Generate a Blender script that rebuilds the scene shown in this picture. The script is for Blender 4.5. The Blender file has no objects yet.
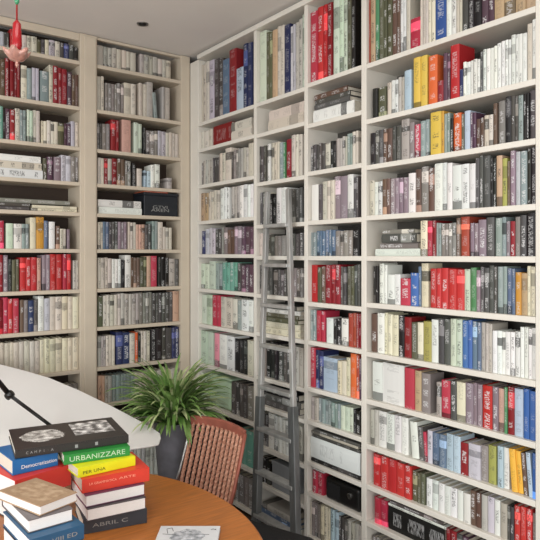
import bpy, bmesh, math, random, re
from mathutils import Vector, Matrix
random.seed(7)
C = bpy.context.scene.collection
PI = math.pi

# ------------------------------------------------------------------ camera
F, CX, HY, CAMZ = 610.0, 270.0, 255.0, 1.9
CAM = Vector((-2.525, -4.481, CAMZ))
FW, RT = Vector((.6, .8, 0)), Vector((.8, -.6, 0))
cam_d = bpy.data.cameras.new('camera')
cam_d.sensor_width = 36; cam_d.lens = F/540*36; cam_d.shift_y = -15/540
cam_d.clip_start = .05
cam = bpy.data.objects.new('camera', cam_d); C.objects.link(cam)
cam.location = CAM
cam.rotation_euler = (PI/2, 0, math.atan2(-.6, .8))
bpy.context.scene.camera = cam
bpy.context.scene.view_settings.view_transform = 'Standard'

def cp(X, Z, z):                      # camera-frame plan position -> room position
    p = CAM + RT*X + FW*Z; p.z = z; return p
def at_h(px, py, z):                  # point of a horizontal plane seen at a photo position
    Z = (CAMZ-z)*F/(py-HY); return cp((px-CX)/F*Z, Z, z)
def ry(px, x=.02):                    # right bookcase: photo column -> y on the plane x
    u = (px-CX)/F; t = (x-CAM.x)/(.6+.8*u); return CAM.y+t*(.8-.6*u)
def lx(px, y=.02):                    # left bookcase: photo column -> x on the plane y
    u = (px-CX)/F; t = (y-CAM.y)/(.8-.6*u); return CAM.x+t*(.6+.8*u)
def proj(p):
    d = p-CAM; Z = d.dot(FW); return CX+F*d.dot(RT)/Z, HY-F*d.z/Z

# ------------------------------------------------------------------ materials
def lin(c): return tuple(((v/12.92) if v <= .04045 else ((v+.055)/1.055)**2.4) for v in c)
def mat(name, col, rough=.5, metal=0, noise=0, scale=8, bump=0, stretch=(1,1,1), col2=None, spec=.5, trans=0, alpha=1):
    m = bpy.data.materials.new(name); m.use_nodes = True
    N, L = m.node_tree.nodes, m.node_tree.links
    b = N['Principled BSDF']
    b.inputs['Roughness'].default_value = rough; b.inputs['Metallic'].default_value = metal
    b.inputs['Specular IOR Level'].default_value = spec
    b.inputs['Transmission Weight'].default_value = trans
    b.inputs['Base Color'].default_value = (*lin(col), 1)
    tc = N.new('ShaderNodeTexCoord'); mp = N.new('ShaderNodeMapping'); mp.inputs['Scale'].default_value = stretch
    nz = N.new('ShaderNodeTexNoise'); nz.inputs['Scale'].default_value = scale; nz.inputs['Detail'].default_value = 5
    L.new(tc.outputs['Object'], mp.inputs[0]); L.new(mp.outputs[0], nz.inputs[0])
    if noise:
        r = N.new('ShaderNodeMix'); r.data_type = 'RGBA'
        c2 = col2 or tuple(max(0, v*(1-noise)) for v in col)
        r.inputs[6].default_value = (*lin(c2), 1); r.inputs[7].default_value = (*lin(col), 1)
        mr = N.new('ShaderNodeMapRange'); mr.inputs[1].default_value = .3; mr.inputs[2].default_value = .7
        L.new(nz.outputs['Fac'], mr.inputs[0]); L.new(mr.outputs[0], r.inputs[0]); L.new(r.outputs[2], b.inputs['Base Color'])
    if bump:
        bp = N.new('ShaderNodeBump'); bp.inputs['Strength'].default_value = bump; bp.inputs['Distance'].default_value = .005
        L.new(nz.outputs['Fac'], bp.inputs['Height']); L.new(bp.outputs[0], b.inputs['Normal'])
    return m

def book_material():
    m = bpy.data.materials.new('book_cloth'); m.use_nodes = True
    N, L = m.node_tree.nodes, m.node_tree.links; b = N['Principled BSDF']
    def n(t, **k):
        o = N.new(t)
        for a, v in k.items(): setattr(o, a, v)
        return o
    def math_(op, a, c=None):
        o = n('ShaderNodeMath', operation=op)
        for i, v in enumerate((a, c)):
            if v is None: continue
            if isinstance(v, (int, float)): o.inputs[i].default_value = v
            else: L.new(v, o.inputs[i])
        return o.outputs[0]
    at = n('ShaderNodeAttribute', attribute_name='Col')
    uv = n('ShaderNodeUVMap', uv_map='UVMap')
    sp = n('ShaderNodeSeparateXYZ'); L.new(uv.outputs[0], sp.inputs[0])
    u, v = sp.outputs[0], sp.outputs[1]
    fr = math_('FRACT', u); fl = math_('FLOOR', u)
    band = math_('LESS_THAN', math_('ABSOLUTE', math_('SUBTRACT', fr, .5)), .27)
    cb = n('ShaderNodeCombineXYZ')
    L.new(math_('MULTIPLY', fl, 3.71), cb.inputs[2]); L.new(math_('MULTIPLY', v, 210), cb.inputs[1]); L.new(math_('MULTIPLY', fr, 4.2), cb.inputs[0])
    nz = n('ShaderNodeTexNoise'); nz.inputs['Scale'].default_value = 1; nz.inputs['Detail'].default_value = 1
    L.new(cb.outputs[0], nz.inputs[0])
    glyph = math_('GREATER_THAN', nz.outputs['Fac'], .5)
    cb2 = n('ShaderNodeCombineXYZ'); L.new(math_('MULTIPLY', fl, 1.37), cb2.inputs[0]); L.new(math_('MULTIPLY', v, 17), cb2.inputs[1])
    nz2 = n('ShaderNodeTexNoise'); nz2.inputs['Scale'].default_value = 1; nz2.inputs['Detail'].default_value = 0
    L.new(cb2.outputs[0], nz2.inputs[0])
    seg = math_('GREATER_THAN', nz2.outputs['Fac'], .5)
    on = math_('MULTIPLY', math_('MULTIPLY', band, glyph), math_('MULTIPLY', seg, math_('GREATER_THAN', u, 0)))
    on = math_('MULTIPLY', on, at.outputs['Alpha'])
    bw = n('ShaderNodeRGBToBW'); L.new(at.outputs['Color'], bw.inputs[0])
    inkv = math_('ADD', math_('MULTIPLY', math_('LESS_THAN', bw.outputs[0], .3), .62), .05)
    ink = n('ShaderNodeCombineXYZ'); [L.new(inkv, ink.inputs[i]) for i in range(3)]
    mx = n('ShaderNodeMix', data_type='RGBA')
    L.new(on, mx.inputs[0]); L.new(at.outputs['Color'], mx.inputs[6]); L.new(ink.outputs[0], mx.inputs[7])
    L.new(mx.outputs[2], b.inputs['Base Color'])
    b.inputs['Roughness'].default_value = .5; b.inputs['Specular IOR Level'].default_value = .3
    return m
BOOK = book_material()
def col_material():
    m = bpy.data.materials.new('printed_paper'); m.use_nodes = True
    N, L = m.node_tree.nodes, m.node_tree.links
    at = N.new('ShaderNodeAttribute'); at.attribute_name = 'Col'
    L.new(at.outputs['Color'], N['Principled BSDF'].inputs['Base Color']); N['Principled BSDF'].inputs['Roughness'].default_value = .7
    return m
M = dict(
    wall=mat('wall_paint', (.83,.79,.74), .8, noise=.03, scale=3, bump=.05),
    ceil=mat('ceiling_paint', (.90,.88,.86), .9, noise=.02, scale=2),
    floor=mat('floor_boards', (.40,.33,.26), .45, noise=.35, scale=4, stretch=(1,14,1), bump=.1),
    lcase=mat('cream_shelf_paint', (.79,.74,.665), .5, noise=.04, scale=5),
    lback=mat('cream_shelf_back', (.22,.165,.125), .7, noise=.06, scale=5),  # panel darkened to brown so its colour carries the shade behind the books
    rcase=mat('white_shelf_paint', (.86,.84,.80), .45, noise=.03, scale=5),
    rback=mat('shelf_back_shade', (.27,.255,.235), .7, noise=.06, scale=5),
    paper=mat('book_paper', (.86,.83,.77), .85, noise=.10, scale=60, stretch=(1,1,30)),
    paperw=mat('book_paper_white', (.93,.92,.91), .85, noise=.08, scale=60, stretch=(1,1,40)),
    wood=mat('table_wood', (.74,.45,.20), .38, noise=.16, scale=5, stretch=(1.5,14,1), bump=.03),
    wooddark=mat('table_leg_wood', (.45,.26,.12), .4, noise=.2, scale=5, stretch=(8,8,1)),
    strap=mat('woven_strap', (.86,.67,.57), .75, noise=.4, scale=60, bump=.4, stretch=(1,1,2), col2=(.66,.42,.33)),
    gapshade=mat('strap_gap_shade', (.10,.05,.045), .8, noise=.3, scale=40),  # near-black colour for the shadow painted behind the chair straps
    chairw=mat('chair_red_wood', (.64,.36,.29), .45, noise=.2, scale=12),
    chrome=mat('brushed_steel', (.62,.61,.60), .3, 1, noise=.1, scale=30),
    alu=mat('ladder_aluminium', (.74,.74,.73), .42, .55, noise=.15, scale=20, stretch=(1,1,.2)),
    alud=mat('ladder_aluminium_dark', (.50,.51,.51), .42, .55, noise=.25, scale=20, stretch=(1,1,.2)),
    black=mat('black_fabric', (.055,.055,.065), .75, noise=.3, scale=80, bump=.2),
    blackp=mat('black_plastic', (.07,.068,.066), .35, noise=.2, scale=20),
    white=mat('white_laminate', (.91,.905,.895), .4, noise=.02, scale=3),
    pot=mat('grey_glazed_pot', (.50,.50,.53), .45, noise=.15, scale=14),
    soil=mat('soil', (.12,.09,.06), 1, noise=.4, scale=60, bump=1),
    leaf=mat('leaf', (.54,.66,.38), .38, noise=.45, scale=9, col2=(.27,.43,.17)),
    leafl=mat('leaf_light', (.80,.85,.62), .45, noise=.3, scale=9),
    redg=mat('red_glass', (.66,.10,.13), .15, trans=.25),
    pinkg=mat('pink_glass', (.90,.68,.62), .12, trans=.35, noise=.25, scale=40),
    greeng=mat('green_glass', (.30,.62,.45), .15, trans=.3),
    boxd=mat('navy_box', (.11,.13,.16), .5, noise=.2, scale=10),
    boxw=mat('white_card', (.86,.85,.82), .6, noise=.06, scale=6),
    boxg=mat('grey_card', (.56,.57,.58), .6, noise=.1, scale=8),
    boxm=mat('mint_card', (.72,.82,.70), .55, noise=.06, scale=8),
    orange=mat('orange_card', (.80,.34,.14), .6, noise=.1, scale=8),
    ink=mat('white_ink', (.88,.87,.85), .6), inkd=mat('dark_ink', (.10,.10,.11), .6), inkg=mat('grey_ink', (.55,.55,.54), .7),
    inky=mat('olive_ink', (.35,.36,.05), .6), inkr=mat('pale_red_ink', (.95,.62,.52), .6),
    print=col_material(),
)
def solid(name, c): return mat(name, c, .42, noise=.05, scale=14)

# ------------------------------------------------------------------ helpers
def obj(name, bm, m, parent=None, smooth=False, bevel=0, seg=2):
    me = bpy.data.meshes.new(name)
    bmesh.ops.recalc_face_normals(bm, faces=bm.faces[:])
    bm.to_mesh(me); bm.free()
    for x in (m if isinstance(m, (list, tuple)) else [m]): me.materials.append(x)
    if smooth:
        for p in me.polygons: p.use_smooth = True
    o = bpy.data.objects.new(name, me); C.objects.link(o)
    if parent: o.parent = parent
    if bevel:
        b = o.modifiers.new('bevel', 'BEVEL'); b.width = bevel; b.segments = seg; b.limit_method = 'ANGLE'
    return o
def empty(name, label, cat, loc=(0,0,0), rz=0, group=None):
    o = bpy.data.objects.new(name, None); C.objects.link(o); o.location = loc; o.rotation_euler = (0,0,rz)
    o.empty_display_size = .1
    return tag(o, label, cat, group)
def tag(o, label, cat, group=None):
    o['label'] = label; o['category'] = cat
    if group: o['group'] = group
    return o
def struct(o): o['kind'] = 'structure'; return o
def box(bm, x0, x1, y0, y1, z0, z1, M4=None):
    vs = [bm.verts.new(v) for v in ((x0,y0,z0),(x1,y0,z0),(x1,y1,z0),(x0,y1,z0),(x0,y0,z1),(x1,y0,z1),(x1,y1,z1),(x0,y1,z1))]
    if M4 is not None:
        for v in vs: v.co = M4 @ v.co
    for f in ((0,3,2,1),(4,5,6,7),(0,1,5,4),(1,2,6,5),(2,3,7,6),(3,0,4,7)): bm.faces.new([vs[i] for i in f])
    return bm
def bx(*a, **k): return box(bmesh.new(), *a, **k)
def tube(bm, pts, r, n=10, cap=True):
    pts = [Vector(p) for p in pts]; rings = []
    for i, p in enumerate(pts):
        d = (pts[min(i+1,len(pts)-1)]-pts[max(i-1,0)]).normalized()
        a = d.cross(Vector((0,0,1)) if abs(d.z) < .95 else Vector((1,0,0))).normalized(); b = d.cross(a)
        rr = r[i] if isinstance(r, (list,tuple)) else r
        rings.append([bm.verts.new(p+(a*math.cos(2*PI*k/n)+b*math.sin(2*PI*k/n))*rr) for k in range(n)])
    for A, B in zip(rings, rings[1:]):
        for k in range(n): bm.faces.new((A[k],A[(k+1)%n],B[(k+1)%n],B[k]))
    if cap: bm.faces.new(rings[0][::-1]); bm.faces.new(rings[-1])
    return bm
def lathe(bm, prof, n=40, cx=0, cy=0):
    rings = [[bm.verts.new((cx+r*math.cos(2*PI*k/n), cy+r*math.sin(2*PI*k/n), z)) for k in range(n)] for r, z in prof]
    for A, B in zip(rings, rings[1:]):
        for k in range(n): bm.faces.new((A[k],A[(k+1)%n],B[(k+1)%n],B[k]))
    bm.faces.new(rings[0][::-1]); bm.faces.new(rings[-1])
    return bm
def bar(bm, a, b, w, d, up=Vector((0,1,0))):     # rectangular bar from a to b, w across, d along «up»
    a, b = Vector(a), Vector(b); t = (b-a).normalized(); s = t.cross(up).normalized(); q = s.cross(t)
    V = []
    for p in (a, b):
        for i, j in ((-1,-1),(1,-1),(1,1),(-1,1)): V.append(bm.verts.new(p+s*i*w/2+q*j*d/2))
    for f in ((0,3,2,1),(4,5,6,7),(0,1,5,4),(1,2,6,5),(2,3,7,6),(3,0,4,7)): bm.faces.new([V[i] for i in f])
    return bm
def lettering(text, m, parent, loc, rot, size, width=None, name='title', mirror=False):
    cu = bpy.data.curves.new(name, 'FONT'); cu.body = text; cu.size = size; cu.align_x = 'CENTER'; cu.align_y = 'CENTER'; cu.extrude = .0004
    t = bpy.data.objects.new(name, cu); C.objects.link(t)
    dg = bpy.context.evaluated_depsgraph_get()
    me = bpy.data.meshes.new_from_object(t.evaluated_get(dg)); bpy.data.objects.remove(t)
    me.materials.clear(); me.materials.append(m)
    o = bpy.data.objects.new(name, me); C.objects.link(o)
    w = max(v.co.x for v in me.vertices)-min(v.co.x for v in me.vertices)
    if width:
        for v in me.vertices: v.co.x *= width/w
    o.location = loc; o.rotation_euler = rot; o.parent = parent
    return o

# ------------------------------------------------------------------ room
CEIL = CAMZ+1.66
X0, Y0 = -5.6, -7.4
struct(obj('floor', bx(X0, .3, Y0, .3, -.1, 0), M['floor']))
struct(obj('ceiling', bx(X0, .3, Y0, .3, CEIL, CEIL+.1), M['ceil']))
struct(obj('wall_left', bx(X0, .3, .3, .4, 0, CEIL), M['wall']))
struct(obj('wall_right', bx(.3, .4, Y0, .4, 0, CEIL), M['wall']))

# ------------------------------------------------------------------ bookcases
T = .028
LZ = [1.43, 1.09, .79, .528, .302, .03, -.27, -.562, -.868, -1.15, -1.48, -1.79]
LB = [(-1.97, -.932), (-.80, -.085)]
DEP = .275
lc = empty('bookcase', 'cream built-in bookcase with two bays along the left wall', 'bookcase', (0,0,0))
LTOP = CAMZ+1.655
for a, b in ((-2.05,-1.97), (-.932,-.80), (-.085,0)):
    o = obj('upright', bx(a, b, 0, DEP, .0, LTOP), M['lcase'], lc, bevel=.004)
    if b-a > .1:
        obj('pilaster', bx(a+.03, b-.012, -.012, 0, .1, LTOP-.02), M['lcase'], o, bevel=.004)
for a, b in LB:
    for z in LZ: obj('shelf', bx(a, b, .0, DEP-.01, CAMZ+z-T/2, CAMZ+z+T/2), M['lcase'], lc, bevel=.003)
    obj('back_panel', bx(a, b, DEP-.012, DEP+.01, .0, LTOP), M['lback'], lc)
    obj('plinth', bx(a, b, .03, .05, 0, .1), M['lcase'], lc)
obj('cornice', bx(-1.97, -.932, .012, .05, CAMZ+1.60, LTOP), M['lcase'], lc, bevel=.004)
obj('cornice', bx(-.80, -.085, .012, .05, CAMZ+1.635, LTOP), M['lcase'], lc, bevel=.004)

RBZ = [
 [1.064,.85,.556,.262,-.008,-.286,-.573,-.894,-1.216,-1.56,-1.86],
 [1.066,.845,.50,.20,-.02,-.29,-.56,-.87,-1.07,-1.36,-1.62,-1.86],
 [1.08,.82,.516,.204,-.02,-.312,-.557,-.854,-1.064,-1.325,-1.52,-1.80],
 [1.075,.758,.497,.21,-.02,-.285,-.565,-.834,-1.09,-1.32,-1.53,-1.80]]
RU = [0, -.135, -.918, -.95, -1.478, -1.512, -1.988, -2.028, -3.045, -3.085]   # upright edges
RB = [(-.135,-.918), (-.95,-1.478), (-1.512,-1.988), (-2.028,-3.045)]
RTOP = CAMZ+1.60
rc = empty('bookcase', 'tall white built-in bookcase with four bays filling the right wall', 'bookcase', (0,0,0))
for i in range(0, len(RU), 2):
    b, a = RU[i], RU[i+1]
    if i == 0: b = -.002
    obj('upright', bx(0, DEP, a, b, 0, RTOP), M['rcase'], rc, bevel=.004)
for (b, a), zs in zip(RB, RBZ):
    for z in zs: obj('shelf', bx(0, DEP-.01, a, b, CAMZ+z-T/2, CAMZ+z+T/2), M['rcase'], rc, bevel=.003)
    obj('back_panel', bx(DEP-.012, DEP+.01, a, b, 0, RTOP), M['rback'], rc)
obj('cornice', bx(-.012, DEP, -3.085, -.135, RTOP, RTOP+.035), M['rcase'], rc, bevel=.004)

# ------------------------------------------------------------------ books on the shelves
PAL = dict(
 wh=((.85,.855,.835),'white'), ow=((.78,.75,.70),'off-white'), lg=((.68,.66,.63),'light grey'), mg=((.50,.48,.46),'grey'),
 dg=((.30,.29,.28),'dark grey'), bk=((.12,.115,.11),'black'), rd=((.70,.18,.18),'red'), dr=((.50,.12,.14),'dark red'), cr=((.68,.21,.28),'crimson'),
 og=((.80,.37,.19),'orange'), sa=((.76,.62,.55),'salmon'), ye=((.80,.69,.29),'yellow'), go=((.74,.55,.22),'golden'), bl=((.25,.40,.63),'blue'),
 nv=((.17,.20,.34),'navy'), lb=((.66,.73,.78),'pale blue'), sb=((.36,.43,.52),'slate blue'), te=((.42,.62,.55),'teal green'), tg=((.52,.57,.56),'grey-green'),
 mi=((.75,.80,.72),'pale green'), gr=((.30,.50,.34),'green'), ol=((.34,.34,.26),'olive'), oy=((.64,.63,.36),'olive yellow'), mv=((.52,.46,.49),'mauve'),
 pl=((.33,.24,.29),'plum'), br=((.38,.30,.25),'brown'), tn=((.70,.60,.48),'tan'), cm=((.83,.80,.71),'cream'), pk=((.84,.52,.58),'pink'), lv=((.72,.71,.74),'lavender'),
 db=((.16,.27,.52),"dark blue"), ru=((.62,.27,.20),'rust red'), yo=((.88,.66,.25),'amber'))
R_ROWS = [
# bay left of the ladder
["200-209 ow3 .93,209-214 lv1 .93,214-223 dg2 .9,222-229 sb1 .85,229-236 dr1 .93,236-243 lb1 .62,243-252 nv2 .92",
 "199-212 ow3 .8,F 213-231 dr1 .85,F 231-252 ow2 .75",
 "200-203 mg1 .7,203-212 lg4 .75,212-219 dg3 .78,219-225 ow2 .85,225-231 ow1 .97,231-233 dg1 .7,233-240 mg3 .85,240-248 lg3 .85,248-253 ow1 .95",
 "200-208 tn2 .87,208-213 ow2 .88,213-219 ow2 .9,220-229 wh3 .95,231-239 lg3 .92,239-253 wh4 .93",
 "199-205 nv1 .8,205-215 lv3 .88,215-221 dg2 .85,221-227 mg2 .88,227-234 br2 .8,234-241 mv2 .9,241-253 pl3 .85",
 "200-209 mi2 .82,209-215 mi1 .9,215-222 tg2 .85,222-237 te4 .88,237-241 dg1 .85,241-245 pl1 .8,245-253 pl2 .82",
 "200-212 mi2 .94,212-220 cr2 .95,220-237 ow3 .92,237-241 tg1 .88,241-253 wh2 .92",
 "200-213 mi2 .93,214-219 pk1 .9,219-234 wh2 .92,234-247 bk3 .86,247-253 ow1 .9",
 "198-206 mi2 .85,231-247 dg4 .85,247-253 mg1 .85",
 "200-224 mg5 .7,225-240 ow4 .6,241-253 te2 .85",
 "200-253 mg12 .8"],
# bay behind the ladder
["258-266 mi1 .97,266-272 ol2 .93,272-277 tn1 .92,277-284 ow2 .93,284-290 nv1 .93,290-295 lv2 .88,295-302 lg2 .9,302-307 mi1 .94",
 "F 268-304 ow2 .75",
 "258-266 dg3 .82,267-270 wh1 .85,271-279 ow3 .85,279-283 tg1 .82,283-285 gr1 .8,286-291 dr1 .85,291-302 ow3 .9",
 "259-266 dg2 .85,266-269 ow1 .85,269-276 bk2 .8,276-286 wh2 .92,287-302 dg4 .85",
 "259-266 ow2 .85,267-274 dg2 .8,274-289 mg4 .75,290-303 dg3 .8",
 "259-272 dg4 .85,273-290 dg5 .75,290-303 mg4 .8",
 "F 260-300 cm2 .35,F 261-298 ol2 .6,F 260-300 wh1 .72,F 263-296 dg1 .85",
 "258-266 mg2 .88,266-277 bk3 .9,278-290 dg3 .88,291-303 lg3 .9",
 "F 259-300 dg2 .5,F 262-298 bk1 .75",
 "259-268 dg3 .88,268-281 wh3 .93,281-292 wh3 .9,292-302 lg3 .9",
 "259-270 bk3 .75",
 "F 260-292 sb2 .3,F 262-290 lg1 .5"],
# bay right of the ladder
["308-317 cr1 .9,317-327 rd2 .92,327-332 dr1 .92,333-339 mi1 .95,339-347 mi2 .95,347-351 ol1 .9,351-355 bk1 .93",
 "F 313-354 wh1 .35,F 314-350 dg2 .62,F 314-347 br1 .78",
 "310-325 dg5 .62,325-330 ow1 .6,330-336 bk2 .62,336-347 lg4 .66,347-352 tg2 .7,352-358 ow2 .72",
 "306-311 tn1 .85,311-318 wh1 .83,318-322 dg1 .8,322-334 ow3 .86,334-340 mv1 .93,340-347 mv1 .92,347-353 wh1 .93,353-358 dg2 .88",
 "309-316 tg2 .8,316-325 sb3 .82,325-335 sb3 .84,335-352 mg4 .8,352-359 bk1 .8",
 "308-317 rd1 .9,317-321 ol1 .85,321-325 br1 .88,325-331 dr1 .9,331-340 dr2 .92,340-346 dg2 .88,347-354 ol2 .9,354-360 dg2 .93",
 "309-316 tg2 .92,316-325 cr2 .9,326-333 wh1 .74,333-341 bk2 .74,341-348 wh1 .76,348-356 ru2 .95,356-361 dr2 .93",
 "308-315 cr1 .95,315-323 nv2 .9,323-337 lb1 .8,337-341 cm1 .76,341-346 cm1 .76,346-350 cm1 .86,350-356 og1 1.0,356-359 ru1 .95,359-361 pl1 .9",
 "303-311 mg2 .8,311-318 lg2 .82,318-340 tg7 .85,340-353 mi3 .82,353-360 bk2 .8",
 "F 311-360 bk1 .1,F 309-360 wh1 .66,F 312-360 dg1 .74,F 310-358 ow1 .82,F 314-360 dg1 .9",
 "301-307 cr2 .92,307-311 ow1 .9,312-323 cr2 .86",
 "302-311 ow3 .9,311-320 mg3 .88,320-330 cm3 .9,330-338 lb2 .92,338-347 dg3 .85,347-361 lg4 .85"],
# wide bay on the far right
["364-370 ru2 .8,370-375 tn1 .82,375-379 gr1 .7,379-392 ol3 .9,392-400 br2 .9,400-406 wh2 .93,406-410 ow1 .85,410-420 cr1 .33,420-428 ow3 .9,428-435 cm2 .92,435-446 db1 .94,446-456 wh2 .93,456-462 ow2 .9,462-468 dg1 .9,468-481 bk2 .93,481-494 pl2 .92,494-515 tn2 .9,515-536 tn2 .9",
 "372-377 bk1 .6,378-386 ol1 .6,387-391 ow1 .62,391-398 wh2 .66,398-404 lg2 .68,404-411 lb1 .76,413-420 ye1 .96,420-427 ye1 .96,428-437 og1 .9,437-443 dr1 .4,443-450 pl2 .85,450-459 rd1 .95,459-463 nv1 .5,463-480 wh5 .6,480-483 dg1 .7,483-497 wh4 .72,497-511 wh4 .76,511-527 wh4 .8,527-532 ow1 .92,532-536 wh1 .93",
 "370-375 bk1 .8,375-383 dg2 .85,383-392 br2 .83,392-401 dg2 .85,401-409 lg1 .96,409-414 mg1 .85,414-420 cr1 .78,420-429 tg2 .85,430-441 ye1 .97,441-444 go1 .95,444-450 tg2 .88,450-453 bk1 .75,453-461 og1 .84,461-464 ol1 .8,464-470 lb1 .86,470-476 pl2 .78,476-484 br2 .62,484-493 ow2 .66,493-497 br1 .85,498-505 mg1 .88,505-511 bk1 .93,511-518 dg2 .93,518-523 tg1 .93,523-529 bk2 .93,529-536 dg1 .97",
 "369-374 ow1 .78,374-382 wh2 .76,382-390 br2 .78,390-408 mv4 .78,408-415 wh1 .83,415-421 br1 .92,421-428 mg1 .93,428-434 br1 .88,434-442 wh1 .97,442-452 wh2 .95,452-461 wh1 .88,461-469 wh1 .86,469-475 wh1 .86,475-483 dg2 .97,483-490 dg1 .97,490-496 bk2 .9,496-502 tn1 .93,502-507 oy1 .87,507-510 br1 .8,510-515 mv1 .97,515-520 lv1 .95,520-527 tg1 .98,527-536 bk2 1.0",
 "F 375-420 wh1 .2,F 380-418 mg1 .36,F 381-416 dg1 .6,F 382-414 mg1 .72,420-427 cm1 .96,427-432 cr1 .93,432-436 dr1 .93,436-441 tg2 .87,441-456 mg4 .85,456-460 br1 .97,460-469 ru1 1.0,470-478 mv2 .82,478-486 mv1 .9,486-494 dg1 .92,495-506 tg2 .92,506-510 mv1 .82,510-515 dr1 .82,515-520 mg1 .93,520-526 dg1 .95,526-535 bk1 .97",
 "373-378 bk2 .9,379-387 wh2 .95,387-400 wh2 .72,400-410 cr1 .62,410-418 bl1 .76,418-421 sb1 .9,421-428 cm1 .98,430-436 rd1 .87,436-441 rd1 .88,441-448 rd1 .9,448-456 rd1 .88,456-464 rd1 .88,464-470 mi1 .88,470-476 gr1 .92,476-480 mv1 .85,480-489 dg2 .93,489-497 dg2 .95,497-507 tg2 .93,507-515 sb2 .92,515-521 go1 .82,521-527 tn1 .82,527-535 cm2 .95",
 "371-377 br1 .9,377-384 wh1 .93,384-392 cm2 .93,392-398 cm1 .9,398-404 bk1 .9,404-411 dr1 .88,411-417 ol1 .8,417-423 cm1 .8,423-431 oy1 .84,431-438 wh1 .9,438-450 dg2 .92,450-462 mi2 .97,462-472 bl2 .95,472-481 sb2 .92,481-492 lg3 .92,492-505 wh3 .8,505-520 wh3 .82,520-536 wh4 .93",
 "372-382 wh1 .93,382-404 wh1 .93,404-414 cr1 .93,414-421 tn1 .88,421-430 mg1 .88,436-441 lg1 .72,441-450 cr1 .8,450-456 dg1 .82,456-465 cm1 .82,465-473 mv1 .84,473-482 mv2 .87,482-492 rd1 .86,492-498 mv1 .88,498-504 sa1 .85,504-507 gr1 .9,507-514 dr1 .93,514-523 lb1 .93,523-529 bl1 .93,529-536 bl1 .93",
 "370-378 lg2 .9,378-386 wh1 .9,386-394 wh1 .9,394-401 wh1 .9,401-408 wh1 .9,409-417 wh1 .88 L,417-423 dg1 .8 L,423-427 cr1 .7 L,427-432 lv1 .75,432-446 sb2 .74,446-460 lb2 .8,460-468 dr1 .72,468-480 lv1 .76,480-488 mg1 .78,488-496 oy1 .82,497-503 lb1 .85,503-509 wh1 .85,509-516 yo1 .88 L,516-522 yo1 .88 L,522-527 br1 .85 L,527-532 lb1 .9 L,532-536 bl1 .9",
 "373-380 rd1 .92,380-388 rd1 .92,388-396 rd1 .92,396-404 rd1 .92,404-411 rd1 .92,412-417 ol1 .82,417-425 ol2 .82,426-432 wh1 .76,432-438 wh1 .76,438-444 wh1 .75,444-450 wh1 .76,450-457 wh1 .74,457-463 wh1 .75,463-470 wh1 .74,470-481 br2 .86,481-487 lg1 .86,487-494 lv1 .84,494-500 wh1 .84,500-507 lg1 .84,507-514 dg2 .8,514-520 rd1 .88,520-526 rd1 .9,526-532 rd1 .9,532-536 mg1 .85",
 "374-380 cr1 .85,380-387 cr1 .82,F 388-444 bk1 .72,F 388-446 wh1 .8,F 390-443 dg1 .9,446-456 dr2 .8,456-462 dg1 .78,462-468 pl1 .8,468-473 ow1 .75,473-490 dg3 .78,490-520 dg5 .8,520-536 dr3 .8",
 "372-400 mg6 .8,400-440 dg8 .8"],
]
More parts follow.
